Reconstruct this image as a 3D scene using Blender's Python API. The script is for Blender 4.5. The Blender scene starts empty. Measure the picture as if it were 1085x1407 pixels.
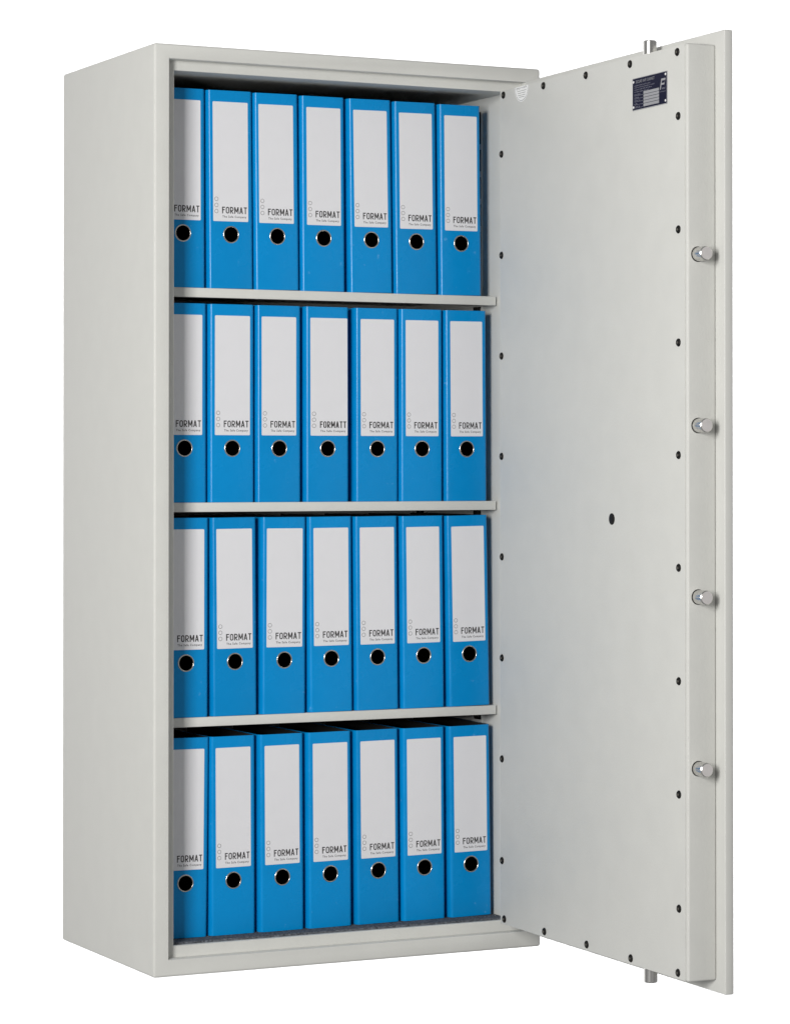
import bpy, bmesh, math, random
from mathutils import Matrix, Vector

# ------------------------------------------------------------------ camera, world, lamps, exposure
scene = bpy.context.scene
C = scene.collection
random.seed(7)

cam_d = bpy.data.cameras.new('camera')
cam = bpy.data.objects.new('camera', cam_d); C.objects.link(cam)
cam_d.sensor_fit = 'HORIZONTAL'; cam_d.sensor_width = 36.0
cam_d.lens = 4017.5 / 1085 * 36.0
cam_d.shift_x = 0.0
cam_d.shift_y = -(703.5 - 600.56) / 1085
cam_d.clip_start = 0.05; cam_d.clip_end = 200
cam.location = (-1.6881, -4.2512, 0.7962)
cam.rotation_euler = (math.pi / 2 + 0.0103, 0, -0.4602)
scene.camera = cam

WORLD = 0.28
world = bpy.data.worlds.new('World'); scene.world = world; world.use_nodes = True
bg = world.node_tree.nodes['Background']
bg.inputs['Color'].default_value = (1, 1, 1, 1)
bg.inputs['Strength'].default_value = WORLD

def area(name, loc, target, size, power, col=(1, 1, 1)):
    l = bpy.data.lights.new(name, 'AREA'); l.shape = 'RECTANGLE'; l.size, l.size_y = size
    l.energy = power; l.color = col
    o = bpy.data.objects.new(name, l); C.objects.link(o)
    o.location = loc
    o.rotation_euler = (Vector(target) - Vector(loc)).to_track_quat('-Z', 'Y').to_euler()
    return o
# softbox beside the camera, up and to the left of the cabinet
area('softbox_lamp', (-2.74, -3.00, 1.40), (0.3, 0.0, 0.72), (0.85, 1.4), 170, (1.0, 0.99, 0.97))
# two unseen strip lamps, added to brighten the paper behind the cabinet to white
area('added_backdrop_lamp', (-0.9, 1.3, 0.8), (-0.9, 4.6, 0.8), (0.5, 5.0), 160)
area('added_backdrop_lamp', (3.6, 1.3, 0.8), (3.6, 4.6, 0.8), (0.5, 5.0), 185)

vs = scene.view_settings
vs.view_transform = 'Standard'; vs.look = 'None'; vs.exposure = 0.0; vs.gamma = 1.0
vs.use_curve_mapping = False
scene.render.film_transparent = False
scene.cycles.max_bounces = 8
scene.cycles.diffuse_bounces = 5
scene.cycles.use_denoising = True

# ------------------------------------------------------------------ materials
def lin(r, g, b):
    f = lambda c: (c / 255 / 12.92) if c <= 10 else ((c / 255 + .055) / 1.055) ** 2.4
    return (f(r), f(g), f(b), 1)

def mat(name, col, rough=.5, metal=0., spec=.5, var=0., vscale=6., bump=0., bscale=400., bdist=.0004, rvar=0., stretch=None):
    m = bpy.data.materials.new(name); m.use_nodes = True
    nt = m.node_tree; N = nt.nodes; L = nt.links
    b = N['Principled BSDF']
    b.inputs['Base Color'].default_value = col
    b.inputs['Roughness'].default_value = rough
    b.inputs['Metallic'].default_value = metal
    b.inputs['Specular IOR Level'].default_value = spec
    tc = N.new('ShaderNodeTexCoord'); src = tc.outputs['Object']
    if stretch:
        mp = N.new('ShaderNodeMapping'); mp.inputs['Scale'].default_value = stretch
        L.new(src, mp.inputs['Vector']); src = mp.outputs['Vector']
    if var:
        nz = N.new('ShaderNodeTexNoise'); nz.inputs['Scale'].default_value = vscale; nz.inputs['Detail'].default_value = 8
        L.new(src, nz.inputs['Vector'])
        mr = N.new('ShaderNodeMapRange'); mr.inputs['From Min'].default_value = .25; mr.inputs['From Max'].default_value = .75
        mr.inputs['To Min'].default_value = 1 - var; mr.inputs['To Max'].default_value = 1 + var
        L.new(nz.outputs['Fac'], mr.inputs['Value'])
        mx = N.new('ShaderNodeMix'); mx.data_type = 'RGBA'; mx.blend_type = 'MULTIPLY'; mx.inputs['Factor'].default_value = 1
        mx.inputs['A'].default_value = col
        L.new(mr.outputs['Result'], mx.inputs['B'])
        L.new(mx.outputs['Result'], b.inputs['Base Color'])
        if rvar:
            m2 = N.new('ShaderNodeMapRange'); m2.inputs['From Min'].default_value = .25; m2.inputs['From Max'].default_value = .75
            m2.inputs['To Min'].default_value = rough - rvar; m2.inputs['To Max'].default_value = rough + rvar
            L.new(nz.outputs['Fac'], m2.inputs['Value']); L.new(m2.outputs['Result'], b.inputs['Roughness'])
    if bump:
        n2 = N.new('ShaderNodeTexNoise'); n2.inputs['Scale'].default_value = bscale; n2.inputs['Detail'].default_value = 3
        L.new(src, n2.inputs['Vector'])
        bp = N.new('ShaderNodeBump'); bp.inputs['Strength'].default_value = bump; bp.inputs['Distance'].default_value = bdist
        L.new(n2.outputs['Fac'], bp.inputs['Height']); L.new(bp.outputs['Normal'], b.inputs['Normal'])
    return m

PAINT = mat('light_grey_powder_coat', (.592, .592, .564, 1), .55, spec=.25, var=.022, vscale=22, bump=.45, bscale=330, bdist=.0005, rvar=.05)
BLUE = mat('blue_laminated_board', (.0004, .230, .555, 1), .26, spec=.22, var=.05, vscale=14, bump=.12, bscale=200, bdist=.0005, rvar=.09)
BOARD = mat('black_board_inside', (.02, .02, .02, 1), .8, spec=.2, var=.05, vscale=20)
PAPER = mat('white_label_paper', (.690, .688, .712, 1), .62, spec=.2, var=.012, vscale=30, bump=.03, bscale=700)
INK = mat('black_ink', (.018, .015, .015, 1), .6, spec=.2, var=.1, vscale=300)
INKG = mat('grey_ink', (.05, .048, .048, 1), .6, spec=.2, var=.1, vscale=300)
CHROME = mat('nickel_ring', (.60, .58, .55, 1), .22, metal=1, var=.06, vscale=60)
STEEL = mat('turned_steel', (.66, .65, .63, 1), .24, metal=1, var=.30, vscale=1.0, stretch=(420, 420, 6))
STEELF = mat('steel_end_face', (.72, .69, .68, 1), .6, metal=.45, var=.06, vscale=120)
BLACK = mat('black_oxide_screw', (.006, .0055, .0045, 1), .5, spec=.15, var=.2, vscale=200)
RECESS = mat('hex_recess_metal', (.20, .19, .17, 1), .4, metal=.6, var=.2, vscale=300)
NAVY = mat('navy_anodised_plate', (.0045, .005, .024, 1), .5, spec=.12, var=.1, vscale=60)
SILVER = mat('silver_print', (.33, .33, .345, 1), .4, metal=.1, var=.04, vscale=80)
SILVERD = mat('dim_silver_print', (.30, .30, .36, 1), .5, var=.3, vscale=400)
FELT = mat('blue_grey_felt', (.105, .114, .130, 1), .95, spec=.1, var=.9, vscale=330, bump=.9, bscale=600, bdist=.002)
DARK = mat('dark_steel_and_slot_shade', (.012, .011, .010, 1), .6, spec=.2, var=.1, vscale=50)  # dark metal parts, and the painted shade in the rail slots
SEALM = mat('white_seal_sticker', (.80, .80, .79, 1), .35, var=.03, vscale=60)
PAGES = mat('white_file_paper', (.45, .44, .42, 1), .8, spec=.1, var=.05, vscale=200)

# every binder cover is a shade lighter or darker than the next
nt = BLUE.node_tree; _mx = [n for n in nt.nodes if n.type == 'MIX'][0]
_oi = nt.nodes.new('ShaderNodeObjectInfo'); _mr = nt.nodes.new('ShaderNodeMapRange')
_mr.inputs['To Min'].default_value = .95; _mr.inputs['To Max'].default_value = 1.05
nt.links.new(_oi.outputs['Random'], _mr.inputs['Value'])
_m2 = nt.nodes.new('ShaderNodeMix'); _m2.data_type = 'RGBA'; _m2.blend_type = 'MULTIPLY'; _m2.inputs['Factor'].default_value = 1
nt.links.new(_mx.outputs['Result'], _m2.inputs['A']); nt.links.new(_mr.outputs['Result'], _m2.inputs['B'])
# sparse pale scuffs in the laminate, different on each binder
_tc = nt.nodes.new('ShaderNodeTexCoord'); _ad = nt.nodes.new('ShaderNodeVectorMath'); _ad.operation = 'ADD'
_sc = nt.nodes.new('ShaderNodeVectorMath'); _sc.operation = 'SCALE'; _sc.inputs['Scale'].default_value = 40
_cx = nt.nodes.new('ShaderNodeCombineXYZ')
for _k in 'XYZ': nt.links.new(_oi.outputs['Random'], _cx.inputs[_k])
nt.links.new(_cx.outputs['Vector'], _sc.inputs[0]); nt.links.new(_tc.outputs['Object'], _ad.inputs[0]); nt.links.new(_sc.outputs['Vector'], _ad.inputs[1])
_sn = nt.nodes.new('ShaderNodeTexNoise'); _sn.inputs['Scale'].default_value = 95; _sn.inputs['Detail'].default_value = 4
nt.links.new(_ad.outputs['Vector'], _sn.inputs['Vector'])
_sr = nt.nodes.new('ShaderNodeMapRange'); _sr.inputs['From Min'].default_value = .70; _sr.inputs['From Max'].default_value = .80
_sr.inputs['To Max'].default_value = .30; nt.links.new(_sn.outputs['Fac'], _sr.inputs['Value'])
_m3 = nt.nodes.new('ShaderNodeMix'); _m3.data_type = 'RGBA'; _m3.inputs['B'].default_value = (.25, .52, .80, 1)
nt.links.new(_sr.outputs['Result'], _m3.inputs['Factor']); nt.links.new(_m2.outputs['Result'], _m3.inputs['A'])
nt.links.new(_m3.outputs['Result'], nt.nodes['Principled BSDF'].inputs['Base Color'])

# ------------------------------------------------------------------ mesh helpers
def link(name, me, parent=None, mats=None, smooth=None):
    o = bpy.data.objects.new(name, me); C.objects.link(o)
    if mats:
        for m in mats: me.materials.append(m)
    if parent is not None: o.parent = parent
    return o

def finish(bm, name, smooth_deg=40, dist=0):
    if dist: bmesh.ops.remove_doubles(bm, verts=bm.verts, dist=dist)
    bmesh.ops.recalc_face_normals(bm, faces=bm.faces)
    if smooth_deg:
        for f in bm.faces: f.smooth = True
        for e in bm.edges:
            if len(e.link_faces) == 2:
                e.smooth = e.calc_face_angle(0) < math.radians(smooth_deg)
    me = bpy.data.meshes.new(name); bm.to_mesh(me); bm.free()
    return me

def add_box(bm, lo, hi, bevel=0, seg=2, mi=0):
    vs_ = [bm.verts.new((x, y, z)) for x in (lo[0], hi[0]) for y in (lo[1], hi[1]) for z in (lo[2], hi[2])]
    q = [(0, 1, 3, 2), (4, 6, 7, 5), (0, 4, 5, 1), (2, 3, 7, 6), (0, 2, 6, 4), (1, 5, 7, 3)]
    fs = [bm.faces.new([vs_[i] for i in f]) for f in q]
    for f in fs: f.material_index = mi
    if bevel:
        es = {e for f in fs for e in f.edges}
        r = bmesh.ops.bevel(bm, geom=list(es), offset=bevel, segments=seg, profile=.5, affect='EDGES')
        for f in r['faces']: f.material_index = mi
    return fs

def box_mesh(name, lo, hi, bevel=0, seg=2):
    bm = bmesh.new(); add_box(bm, lo, hi, bevel, seg)
    return finish(bm, name)

def lathe(bm, prof, origin, axis, n=32, mi=0, mis=None):
    """prof: list of (radius, height along axis). axis: 'x','y','z' with sign"""
    ax = {'x': Vector((1, 0, 0)), 'y': Vector((0, 1, 0)), 'z': Vector((0, 0, 1)),
          '-x': Vector((-1, 0, 0)), '-y': Vector((0, -1, 0)), '-z': Vector((0, 0, -1))}[axis]
    u = ax.orthogonal().normalized(); w = ax.cross(u)
    o = Vector(origin); rings = []
    for r, h in prof:
        if r < 1e-7: rings.append([bm.verts.new(o + ax * h)])
        else: rings.append([bm.verts.new(o + ax * h + (u * math.cos(a) + w * math.sin(a)) * r)
                            for a in [2 * math.pi * k / n for k in range(n)]])
    for i in range(len(rings) - 1):
        a, b = rings[i], rings[i + 1]; m_ = mis[i] if mis else mi
        for k in range(n):
            k2 = (k + 1) % n
            if len(a) == 1 and len(b) == 1: continue
            if len(a) == 1: f = bm.faces.new((a[0], b[k], b[k2]))
            elif len(b) == 1: f = bm.faces.new((a[k], b[0], a[k2]))
            else: f = bm.faces.new((a[k], b[k], b[k2], a[k2]))
            f.material_index = m_

def tag(o, label, cat, group=None, kind=None):
    o['label'] = label; o['category'] = cat
    if group: o['group'] = group
    if kind: o['kind'] = kind

# flat print helpers: everything in local (u right, v up) on a plane, each stroke a hair above the last
class Print:
    def __init__(self): self.bm = bmesh.new(); self.h = 0.
    def quad(self, pts, mi=0):
        self.h += 1.0e-6
        f = self.bm.faces.new([self.bm.verts.new((p[0], -self.h, p[1])) for p in pts]); f.material_index = mi
    def rect(self, u0, v0, u1, v1, mi=0): self.quad([(u0, v0), (u1, v0), (u1, v1), (u0, v1)], mi)
    def seg(self, a, b, w, mi=0):
        a = Vector(a); b = Vector(b); d = (b - a).normalized(); n = Vector((-d.y, d.x)) * w / 2
        self.quad([a - n, b - n, b + n, a + n], mi)
    def ribbon(self, pts, w, mi=0, closed=False):
        self.h += 1.0e-6
        P = [Vector(p) for p in pts]; n = len(P); L_, R_ = [], []
        for i in range(n):
            if closed: a, b = P[i - 1], P[(i + 1) % n]
            else: a, b = P[max(i - 1, 0)], P[min(i + 1, n - 1)]
            d = (b - a).normalized(); m_ = Vector((-d.y, d.x)) * w / 2
            L_.append(self.bm.verts.new((P[i].x + m_.x, -self.h, P[i].y + m_.y)))
            R_.append(self.bm.verts.new((P[i].x - m_.x, -self.h, P[i].y - m_.y)))
        for i in range(n if closed else n - 1):
            j = (i + 1) % n
            f = self.bm.faces.new((L_[i], R_[i], R_[j], L_[j])); f.material_index = mi
    def ring(self, c, r, w, mi=0, n=28):
        self.ribbon([(c[0] + r * math.cos(2 * math.pi * k / n), c[1] + r * math.sin(2 * math.pi * k / n)) for k in range(n)], w, mi, True)
    def disc(self, c, r, mi=0, n=20):
        self.quad([(c[0] + r * math.cos(2 * math.pi * k / n), c[1] + r * math.sin(2 * math.pi * k / n)) for k in range(n)], mi)
    # narrow upright capitals drawn as strokes
    def caps(self, text, u0, v0, u1, ch, st, mi=0, gap=.17, wid=None):
        W_ = {'F': .86, 'O': 1., 'R': 1.02, 'M': 1.25, 'A': 1.05, 'T': .92}
        tot = sum(W_[c] for c in text) + gap * (len(text) - 1) * 1.25
        k = (u1 - u0) / tot; u = u0
        for c in text:
            w = W_[c] * k; a, b = u + st / 2, u + w - st / 2; t, bo = v0 + ch, v0
            if c == 'F':
                self.rect(u, bo, u + st, t, mi); self.rect(u, t - st, u + w, t, mi)
                self.rect(u, bo + ch * .47, u + w * .88, bo + ch * .47 + st, mi)
            elif c == 'T':
                self.rect(u, t - st, u + w, t, mi); self.rect(u + w / 2 - st / 2, bo, u + w / 2 + st / 2, t, mi)
            elif c == 'O':
                r = (b - a) / 2; cx = (a + b) / 2
                P = [(cx + r * math.cos(x), t - st / 2 - r + r * math.sin(x)) for x in [math.pi * i / 10 for i in range(11)]]
                P += [(cx + r * math.cos(x), bo + st / 2 + r + r * math.sin(x)) for x in [math.pi + math.pi * i / 10 for i in range(11)]]
                self.ribbon(P, st, mi, True)
            elif c == 'R':
                self.rect(u, bo, u + st, t, mi)
                r = ch * .255; v_mid = t - st / 2 - r; cx = max(b - r, a + .0002)
                P = [(u, t - st / 2)] + [(cx + r * math.sin(x), v_mid + r * math.cos(x)) for x in [math.pi * i / 10 for i in range(11)]] + [(u, v_mid - r)]
                self.ribbon(P, st, mi)
                self.quad([(b - st * .65, bo), (b + st * .6, bo), (cx + st * .35, v_mid - r), (cx - st * .7, v_mid - r)], mi)
            elif c == 'M':
                self.rect(u, bo, u + st, t, mi); self.rect(u + w - st, bo, u + w, t, mi)
                cx = u + w / 2; vb = bo + ch * .22
                self.quad([(cx - st * .5, vb), (cx + st * .5, vb), (u + st * 1.05, t), (u, t)], mi)
                self.quad([(cx - st * .5, vb), (cx + st * .5, vb), (u + w, t), (u + w - st * 1.05, t)], mi)
            elif c == 'A':
                cx = u + w / 2
                self.quad([(u, bo), (u + st * 1.05, bo), (cx + st * .5, t), (cx - st * .5, t)], mi)
                self.quad([(u + w - st * 1.05, bo), (u + w, bo), (cx + st * .5, t), (cx - st * .5, t)], mi)
                self.rect(u + w * .24, bo + ch * .22, u + w * .76, bo + ch * .22 + st * .9, mi)
            u += w + gap * k * 1.25
    def text(self, s, u0, v0, u1, ch, mi=0, bold=0.):
        """small lettering in the built-in typeface, fitted to a box"""
        cu = bpy.data.curves.new('t', 'FONT'); cu.body = s; cu.space_character = 1.25; cu.resolution_u = 2; cu.offset = bold
        o = bpy.data.objects.new('t', cu); C.objects.link(o)
        dg = bpy.context.evaluated_depsgraph_get(); dg.update()
        me = bpy.data.meshes.new_from_object(o.evaluated_get(dg))
        xs = [v.co.x for v in me.vertices]; x0, x1 = min(xs), max(xs)
        sx = (u1 - u0) / (x1 - x0); sy = ch / .70
        self.h += 1.0e-6
        vv = [self.bm.verts.new((u0 + (v.co.x - x0) * sx, -self.h, v0 + v.co.y * sy)) for v in me.vertices]
        for p in me.polygons:
            try: f = self.bm.faces.new([vv[i] for i in p.vertices]); f.material_index = mi
            except ValueError: pass
        bpy.data.objects.remove(o); bpy.data.curves.remove(cu); bpy.data.meshes.remove(me)
    def mesh(self, name, flip=True):
        me = bpy.data.meshes.new(name)
        for f in self.bm.faces:
            f.normal_update()
            if f.normal.y > 0: f.normal_flip()
        self.bm.to_mesh(me); self.bm.free(); return me

# ------------------------------------------------------------------ white paper backdrop
WHITEP = mat('white_backdrop_paper', (.86, .86, .86, 1), .9, spec=.1, var=.01, vscale=2)
bm = bmesh.new()
NB = 40
gb = [[bm.verts.new((-9 + 24 * i / NB, 4.6 + .03 * math.sin(i * .9), z)) for z in (-5.5, -2, 1, 4, 7.5)] for i in range(NB + 1)]
for i in range(NB):
    for j in range(4): bm.faces.new((gb[i][j], gb[i + 1][j], gb[i + 1][j + 1], gb[i][j + 1]))
bd = link('backdrop', finish(bm, 'backdrop'), None, [WHITEP]); bd['kind'] = 'structure'
bd['label'] = 'plain white studio paper behind the safe'

# ------------------------------------------------------------------ the safe cabinet
W, D, H = .6892, .4159, 1.46
safe = bpy.data.objects.new('safe_cabinet', None); C.objects.link(safe); safe.empty_display_size = .1
tag(safe, 'tall light grey steel document safe with its door swung wide open', 'safe')

# housing: outer shell, front frame with a stepped rebate, and the inside in one welded body
bm = bmesh.new()
def ring4(x0, x1, z0, z1, y): return [bm.verts.new(p) for p in ((x0, y, z0), (x1, y, z0), (x1, y, z1), (x0, y, z1))]
XL, XR, ZF, ZC = .034, .6457, .0430, 1.4215
loops = [ring4(0, W, 0, H, D), ring4(0, W, 0, H, 0), ring4(.0253, W - .0253, .0268, 1.4368, 0), ring4(.0253, W - .0253, .0268, 1.4368, .020),
         ring4(.0417, .6475, .0445, 1.4213, .020), ring4(.0417, .6475, .0445, 1.4213, .027), ring4(XL, XR, ZF, ZC, .0275), ring4(XL, XR, ZF, ZC, .392)]
for a, b in zip(loops, loops[1:]):
    for k in range(4): bm.faces.new((a[k], a[(k + 1) % 4], b[(k + 1) % 4], b[k]))
bm.faces.new(loops[0]); bm.faces.new(loops[-1])
bm.edges.ensure_lookup_table()
def loop_edges(lp): return [bm.edges.get((lp[k], lp[(k + 1) % 4])) for k in range(4)]
outer = loop_edges(loops[0]) + loop_edges(loops[1]) + [bm.edges.get((loops[0][k], loops[1][k])) for k in range(4)]
small = loop_edges(loops[2]) + loop_edges(loops[4])
bmesh.ops.bevel(bm, geom=outer, offset=.0042, segments=4, profile=.5, affect='EDGES')
bmesh.ops.bevel(bm, geom=[e for e in small if e.is_valid], offset=.0011, segments=2, profile=.5, affect='EDGES')
housing = link('housing', finish(bm, 'housing', 50), safe, [PAINT])

# felt mat on the cabinet floor
bm = bmesh.new()
nx, ny = 120, 12
def feltz(x, y): return .0463 + random.uniform(-.0005, .0005)
g = [[bm.verts.new((XL + .003 + (XR - XL - .006) * i / nx, .0375 + random.uniform(-.0006, .0006) * (j == 0) + (.35 - .0375) * (j / ny) ** 2, feltz(0, 0))) for j in range(ny + 1)] for i in range(nx + 1)]
for i in range(nx):
    for j in range(ny): bm.faces.new((g[i][j], g[i + 1][j], g[i + 1][j + 1], g[i][j + 1]))
low = [bm.verts.new((g[i][0].co.x, g[i][0].co.y - .0006, .0432)) for i in range(nx + 1)]
for i in range(nx): bm.faces.new((low[i], low[i + 1], g[i + 1][0], g[i][0]))
link('felt_mat', finish(bm, 'felt_mat', 0), safe, [FELT])

# slotted shelf rails on both side walls
def rail(x_wall, sgn, y0):
    t = .0034
    xf = x_wall - sgn * t
    lo_, hi_ = sorted((xf, xf + sgn * .0015))
    bm = bmesh.new()
    za, zb = .06, 1.400
    add_box(bm, (lo_, y0, za), (hi_, y0 + .0008, zb))
    add_box(bm, (lo_, y0 + .030, za), (hi_, y0 + .0335, zb))
    z = za + .02
    while z < zb - .02:
        add_box(bm, (lo_, y0 + .00081, z), (hi_, y0 + .02999, z + .0095)); z += .0465
    a, b = sorted((xf + sgn * .00151, x_wall - sgn * .0002))
    add_box(bm, (a, y0, za), (b, y0 + .0008, zb)); add_box(bm, (a, y0 + .032, za), (b, y0 + .0335, zb))
    a2, b2 = sorted((xf + sgn * .0019, xf + sgn * .0026))
    add_box(bm, (a2, y0 + .0009, za), (b2, y0 + .0315, zb), mi=1)  # near-black strip standing in for the shaded cavity behind the slots
    link('shelf_rail', finish(bm, 'shelf_rail'), safe, [PAINT, DARK])
rail(XR, 1, .1215); rail(XR, 1, .335); rail(XL, -1, .1215)

# three shelves: folded steel trays
YB = .070
Z_SHELF = (1.0829, .7397, .3971)
for zt in Z_SHELF:
    bm = bmesh.new()
    x0, x1, ya, yb, th = .0365, .6423, .0685, .372, .0150
    add_box(bm, (x0, ya, zt - th), (x1, ya + .0018, zt), .0006, 2)
    add_box(bm, (x0 + .0003, ya + .00181, zt - .0016), (x1 - .0003, yb, zt - .0002), 0)
    add_box(bm, (x0, yb, zt - th), (x1, yb + .0018, zt - .0002))
    add_box(bm, (x0, ya + .00181, zt - th + .0004), (x0 + .0016, yb - .0001, zt - .00161))
    add_box(bm, (x1 - .0016, ya + .00181, zt - th + .0004), (x1, yb - .0001, zt - .00161))
    add_box(bm, (x0 + .0017, ya + .0019, zt - th + .0002), (x1 - .0017, ya + .020, zt - th + .0016))
    sh = link('shelf', finish(bm, 'shelf'), safe, [PAINT])
    for xx in (.6350, .0375):
        for yy in (.1235, .337):
            bm = bmesh.new()
            add_box(bm, (xx, yy, zt - th - .0085), (xx + .0075, yy + .014, zt - th + .0001), .0008)
            link('shelf_clip', finish(bm, 'shelf_clip'), sh, [DARK])

# ---- door (its own frame: x along the door from the hinge, -y towards the inner face, z up)
ang, hx = -.0308, .6470
door_m = Matrix.Translation((hx, 0, 0)) @ Matrix.Rotation(math.atan2(-math.cos(ang), math.sin(ang)), 4, 'Z')
TB = .0492
bm = bmesh.new(); add_box(bm, (.0270, 0, .0301), (.6591, .0147, 1.4338), .0022, 3)
door = link('door', finish(bm, 'door'), safe, [PAINT]); door.matrix_local = door_m
door['label'] = 'open light grey door seen from its inner side'
SB0, SB1, ZB0, ZB1 = .0314, .6355, .0481, 1.4145
bm = bmesh.new(); add_box(bm, (SB0, -TB + .0012, ZB0), (SB1, -.0001, ZB1), .0036, 4)
link('lock_case', finish(bm, 'lock_case'), door, [PAINT])
bm = bmesh.new(); add_box(bm, (SB0 + .0006, -TB, ZB0 + .0008), (.6294, -TB + .00119, ZB1 - .0008), .0005, 2)
link('inner_panel', finish(bm, 'inner_panel'), door, [PAINT])

# screws round the inner panel
bm = bmesh.new()
lathe(bm, [(.0060, 0), (.0060, .0008), (.0050, .0019), (.0026, .0024), (.0023, .0024), (.0021, .0010), (0, .0009)], (0, 0, 0), '-y', 24, mis=[0, 0, 0, 0, 1, 1])
screw_me = finish(bm, 'screw', 35); screw_me.materials.append(BLACK); screw_me.materials.append(RECESS)
zs = [.1522, .3185, .4838, .6493, .8140, .9786, 1.1440, 1.3101]
spots = [(.0445, 1.4063), (.186, 1.4050), (.328, 1.4043), (.468, 1.4041), (.6092, 1.4042),
         (.0463, .0578), (.1876, .0577), (.329, .0581), (.468, .0580), (.6088, .0583)]
spots += [(.0372, z) for z in zs[-4:]] + [(.0382, z) for z in zs[:4]] + [(.6120, z) for z in zs]
for s_, z_ in spots:
    o = link('screw', screw_me, door); o.location = (s_, -TB - .00002, z_)
    o.rotation_euler = (0, random.uniform(0, 6), 0)

# keyhole cover, round black plug in the middle of the panel
bm = bmesh.new(); lathe(bm, [(.0088, 0), (.0088, .0005), (.0082, .0008), (0, .0008)], (.4101, -TB - .00002, .7173), '-y', 32)
link('lock_plug', finish(bm, 'lock_plug'), door, [DARK])

# four locking bolts on the closing edge and one at each end of the door
def bolt(origin, axis, r, length, name='locking_bolt'):
    bm = bmesh.new()
    lathe(bm, [(r, -.006), (r, length - .0014), (r - .0014, length), (0, length)], origin, axis, 40, mis=[0, 0, 1])
    return link(name, finish(bm, name, 30), door, [STEEL, STEELF])
def collar(origin, axis, r):
    bm = bmesh.new(); lathe(bm, [(r + .0009, 0), (r + .0009, .0004), (r + .0001, .0004)], origin, axis, 40)
    link('bolt_collar', finish(bm, 'bolt_collar', 30), door, [DARK])
for z_ in (.3577, .6072, .8570, 1.1068):
    bolt((SB1, -.0306, z_), 'x', .0104, .0252)
    collar((SB1 + .0001, -.0306, z_), 'x', .0104)
bolt((.4850, -.0250, ZB1), 'z', .0102, .0240)
bolt((.4850, -.0250, ZB0), '-z', .0102, .0250)

# hinge pins between the housing and the door
for z_ in (.16, 1.22):
    bm = bmesh.new()
    lathe(bm, [(0, 0), (.0075, 0), (.0075, .085), (0, .085)], (.020, .0065, z_), 'z', 24)
    add_box(bm, (.0012, .0005, z_ + .005), (.021, .0125, z_ + .040), .001)
    add_box(bm, (.0201, .0020, z_ + .045), (.036, .0110, z_ + .080), .001)
    link('hinge', finish(bm, 'hinge'), door, [PAINT])

# rating plate
p = Print()
w_, h_ = .1037, .0485
np_ = bmesh.new()
add_box(np_, (0, -.0010, 0), (w_, 0, h_), .0002, 1, mi=1)
plate_me = None
pp = Print(); pp.h = .00102
pp.rect(.0009, .0009, w_ - .0009, h_ - .0009, 0)
pp.text('SECURE SAFE CABINET', .010, .0405, .066, .0042, 1)
for k, (ln, v) in enumerate(((.048, .0363), (.060, .0332), (.052, .0300), (.043, .0268))):
    pp.text(('manufactured by the safe company', 'tested construction according to standard', 'resistance grade of the safe cabinet', 'certified quality steel safe')[k], .006, v, .006 + ln, .0018, 2)
pp.rect(.0335, .0035, .0800, .0262, 1)
for k in range(1, 5): pp.rect(.0335, .0035 + .00454 * k - .0003, .0800, .0035 + .00454 * k + .0004, 0)
for k, t_ in enumerate(('weight kg', 'year', 'serial no', 'volume', 'model')):
    pp.text(t_, .006, .0047 + .00454 * k, .006 + (.016, .009, .017, .014, .017)[k], .0019, 2)
    pp.rect(.006, .0035 + .00454 * k, .032, .0038 + .00454 * k, 2)
# slanted F emblem
pp.quad([(.0825, .0225), (.0850, .0225), (.0885, .0355), (.0868, .0385)], 1)
pp.quad([(.0868, .0385), (.0885, .0355), (.0985, .0355), (.0992, .0385)], 1)
pp.quad([(.0873, .0318), (.0867, .0292), (.0955, .0292), (.0968, .0318)], 1)
pp.quad([(.0968, .0318), (.0955, .0292), (.0975, .0345), (.0985, .0355)], 1)
pp.text('FORMAT', .0872, .0226, .0985, .0024, 2)
pp.text('the safe company', .0825, .0188, .0985, .0017, 2)
for u_, v_ in ((.0035, .0430), (w_ - .0045, .0440), (.0035, .0050), (w_ - .0045, .0050)): pp.disc((u_, v_), .0019, 3)
me = pp.mesh('nameplate')
b2 = bmesh.new(); b2.from_mesh(me)
add_box(b2, (0, -.0010, 0), (w_, 0, h_), mi=1)
for u_, v_ in ((.0035, .0430), (w_ - .0045, .0440), (.0035, .0050), (w_ - .0045, .0050)):
    lathe(b2, [(.0019, .0009), (.0017, .0014), (.001, .0018), (0, .0019)], (u_, 0, v_), '-y', 12, mi=3)
b2.to_mesh(me); b2.free(); np_.free(); p.bm.free()
pl = link('nameplate', me, door, [NAVY, SILVER, SILVERD, SEALM])
pl.location = (.4768, -TB - .00002, 1.3320)

# half-round seal sticker at the top of the panel
sp = Print(); R_ = .0250; cu_, cv_ = .1095, ZB1 - .0012
sp.quad([(cu_ + R_ * math.cos(math.pi + math.pi * k / 24), cv_ + R_ * math.sin(math.pi + math.pi * k / 24)) for k in range(25)], 0)
sp.ribbon([(cu_ + (R_ - .002) * math.cos(math.pi + math.pi * k / 24), cv_ + (R_ - .002) * math.sin(math.pi + math.pi * k / 24)) for k in range(25)], .0006, 2)
sp.text('geprueft', cu_ - .019, cv_ - .0036, cu_ + .018, .0036, 1)
for k, (a_, v_) in enumerate(((.016, .0075), (.014, .0110), (.0125, .0145), (.009, .0175))): sp.rect(cu_ - a_, cv_ - v_, cu_ + a_, cv_ - v_ + .0006, 2)
st = link('seal_sticker', sp.mesh('seal_sticker'), door, [SEALM, INK, INKG]); st.location = (0, -TB - .0001, 0)

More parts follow.
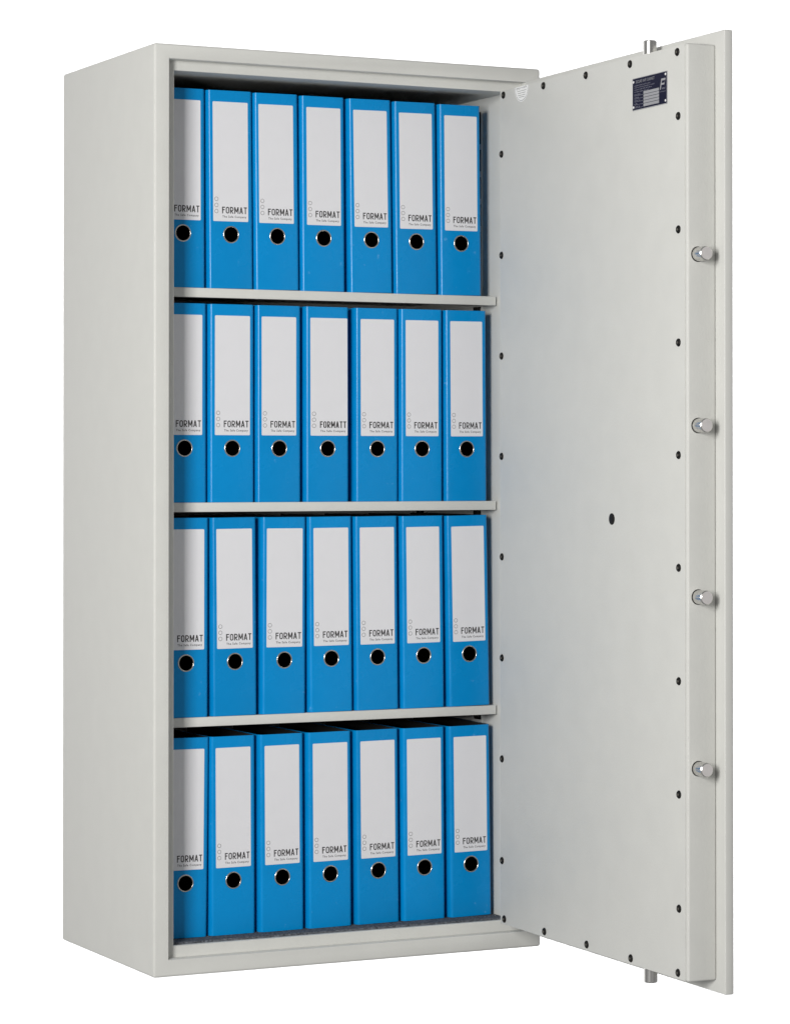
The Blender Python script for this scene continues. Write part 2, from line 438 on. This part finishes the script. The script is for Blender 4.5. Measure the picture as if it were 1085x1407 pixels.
# ------------------------------------------------------------------ binders
BH, BW = .318, .0803
def binder_cover():
    bm = bmesh.new()
    hw, fl, dp, th = BW / 2, .0333, .285, .0024
    # outline seen from above, left cover - spine - right cover, small rounds at the folds
    def outline(o):
        a, b = hw - fl - o * .55, .0110 - o
        arc = [(fl - o * .45 + a * math.sin(t), .0110 - b * math.cos(t)) for t in [math.pi / 2 * i / 9 for i in range(10)]]
        return [(-hw + o, dp)] + [(-x, y) for x, y in reversed(arc)] + arc + [(hw - o, dp)]
    O, I = outline(0), outline(th)
    n = len(O); iL, iR = 10, 11      # ends of the flat spine
    zr = .0009
    zs_ = (0, BH)
    vo = [[bm.verts.new((x, y, z)) for x, y in O] for z in zs_]
    vi = [[bm.verts.new((x, y, z)) for x, y in I] for z in zs_]
    for k in range(n - 1):
        if k == iL: continue
        bm.faces.new((vo[0][k], vo[0][k + 1], vo[1][k + 1], vo[1][k]))
        f = bm.faces.new((vi[0][k], vi[1][k], vi[1][k + 1], vi[0][k + 1])); f.material_index = 1
    for z in (0, 1):
        for k in range(n - 1):
            bm.faces.new((vo[z][k], vi[z][k], vi[z][k + 1], vo[z][k + 1]))
    for k in (0, n - 1): bm.faces.new((vo[0][k], vo[1][k], vi[1][k], vi[0][k]))
    # spine with the finger hole
    HZ, HR, m_ = .0867, .0128, 32
    circ = []
    for V, yy, mi in ((vo, 0, 0), (vi, th, 1)):
        c = [bm.verts.new((HR * math.cos(2 * math.pi * k / m_), yy, HZ + HR * math.sin(2 * math.pi * k / m_))) for k in range(m_)]
        es = [bm.edges.new((c[k], c[(k + 1) % m_])) for k in range(m_)]
        q = (V[0][iL], V[0][iR], V[1][iR], V[1][iL])
        for k in range(4):
            e = bm.edges.get((q[k], q[(k + 1) % 4])) or bm.edges.new((q[k], q[(k + 1) % 4])); es.append(e)
        r = bmesh.ops.triangle_fill(bm, edges=es, use_beauty=True)
        for f in r['geom']:
            if isinstance(f, bmesh.types.BMFace): f.material_index = mi
        circ.append(c)
    for k in range(m_):
        bm.faces.new((circ[0][k], circ[0][(k + 1) % m_], circ[1][(k + 1) % m_], circ[1][k])).material_index = 1
    return finish(bm, 'cover', 60)
cover_me = binder_cover(); cover_me.materials.append(BLUE); cover_me.materials.append(BOARD)

bm = bmesh.new()
prof = [(.0119, .003), (.0119, -.0003), (.0123, -.0009), (.0129, -.0012), (.0136, -.0008), (.0141, -.00005)]
lathe(bm, [(r, -h) for r, h in prof], (0, 0, 0), '-y', 40)
ring_me = finish(bm, 'finger_ring', 60); ring_me.materials.append(CHROME)

LW, LH = .061, .192
def label_mesh():
    bm = bmesh.new(); r = .0016; P = []
    for cx, cz, a0 in ((LW / 2 - r, LH - r, 0), (-LW / 2 + r, LH - r, 90), (-LW / 2 + r, r, 180), (LW / 2 - r, r, 270)):
        for k in range(5):
            a = math.radians(a0 + 90 * k / 4); P.append((cx + r * math.cos(a), cz + r * math.sin(a)))
    fr = [bm.verts.new((x, -.00022, z)) for x, z in P]; bk = [bm.verts.new((x, 0, z)) for x, z in P]
    bm.faces.new(fr)
    for k in range(len(P)): bm.faces.new((fr[k], bk[k], bk[(k + 1) % len(P)], fr[(k + 1) % len(P)]))
    return finish(bm, 'label', 0)
label_me = label_mesh(); label_me.materials.append(PAPER)
def lettering(word):
    q = Print()
    u0, u1 = -.0150, .0283
    q.caps(word, u0, .0126, u1, .0108, .00165, 0)
    q.text('The Safe Company', u0 + .0006, .0060, u1 - .0012, .0033, 0, .018)
    for k in range(3): q.ring((-.0248, .0160 + .0098 * k), .0030, .00055, 1)
    me = q.mesh('lettering'); me.materials.append(INK); me.materials.append(INKG); return me
letter_me = lettering('FORMAT'); letter2_me = lettering('FORMATT')

# per row: (centre x at the hole, top offset of the lean, label width, label offset), measured one by one
ROWS = {
 0: [(.0762, -.0005, 61, 0), (.1597, -.0014, 61, -.0004), (.2412, -.0016, 61, -.0012), (.3239, -.0010, 61, .0006), (.4106, -.0020, 61, 0), (.4937, -.0018, 60.5, .0002), (.5773, -.0016, 61, .0004)],
 1: [(.0790, -.0003, 61, 0), (.1617, -.0002, 61, .0002), (.2445, -.0002, 61, -.0006), (.3306, -.0002, 66.6, .0025), (.4210, -.0002, 61, .0006), (.5030, -.0003, 60.5, .0002), (.5868, -.0008, 60, .0003)],
 2: [(.0812, .0003, 62, 0), (.1664, -.0010, 62, .0001), (.2521, .0003, 63.4, .0001), (.3370, -.0012, 62.4, .0003), (.4212, -.0015, 62.2, .0003), (.5062, -.0014, 60.8, .0002), (.5926, -.0028, 61, .0001)],
 3: [(.0797, .0018, 61, 0), (.1638, -.0004, 60.6, .0002), (.2495, -.0008, 61, .0003), (.3350, -.0010, 62, .0006), (.4226, -.0015, 62.2, .0002), (.5077, -.0011, 62.6, .0002), (.5951, -.0021, 61, 0)],
}
ORD = ['first', 'second', 'third', 'fourth', 'fifth', 'sixth']
ROWNAME = ['on the top shelf', 'on the second shelf down', 'on the third shelf down', 'on the felt mat at the bottom']
BASEZ = [Z_SHELF[0] + .0002, Z_SHELF[1] + .0002, Z_SHELF[2] + .0002, .0466]
for row, items in ROWS.items():
    for i, (x, lean, lw, off) in enumerate(items):
        b = bpy.data.objects.new('lever_arch_binder', None); C.objects.link(b); b.empty_display_size = .02
        n = len(items) - 1 - i
        lab = 'blue lever arch binder %s, %s' % (ROWNAME[row], 'farthest from the door' if i == 0 else
              ('nearest to the open door' if n == 0 else ORD[n] + ' from the open door'))
        if row == 1 and i == 3: lab = 'blue lever arch binder whose wide label misspells its name with double T'
        tag(b, lab, 'binder', 'blue binders lined up in the safe')
        rot = math.atan2(-lean, .166)
        b.location = (x + (.0011, .0011, .0018, .0018)[row] + random.uniform(-.0001, .0001), YB + random.uniform(-.0006, .0012), BASEZ[row] + abs(math.sin(rot)) * .034)
        b.rotation_euler = (0, -rot if lean else 0, random.uniform(-.004, .004))
        link('cover', cover_me, b)
        rg = link('finger_ring', ring_me, b); rg.location = (0, 0, .0867); rg.rotation_euler = (0, random.uniform(0, 6), 0)
        lb = link('label', label_me, b); lb.location = (off, -.00003, .1078); lb.scale = (lw / 61, 1, 1); lb.rotation_euler = (0, random.uniform(-.003, .003), 0)
        link('lettering', letter2_me if (row == 1 and i == 3) else letter_me, lb).location = (0, -.00024, 0)
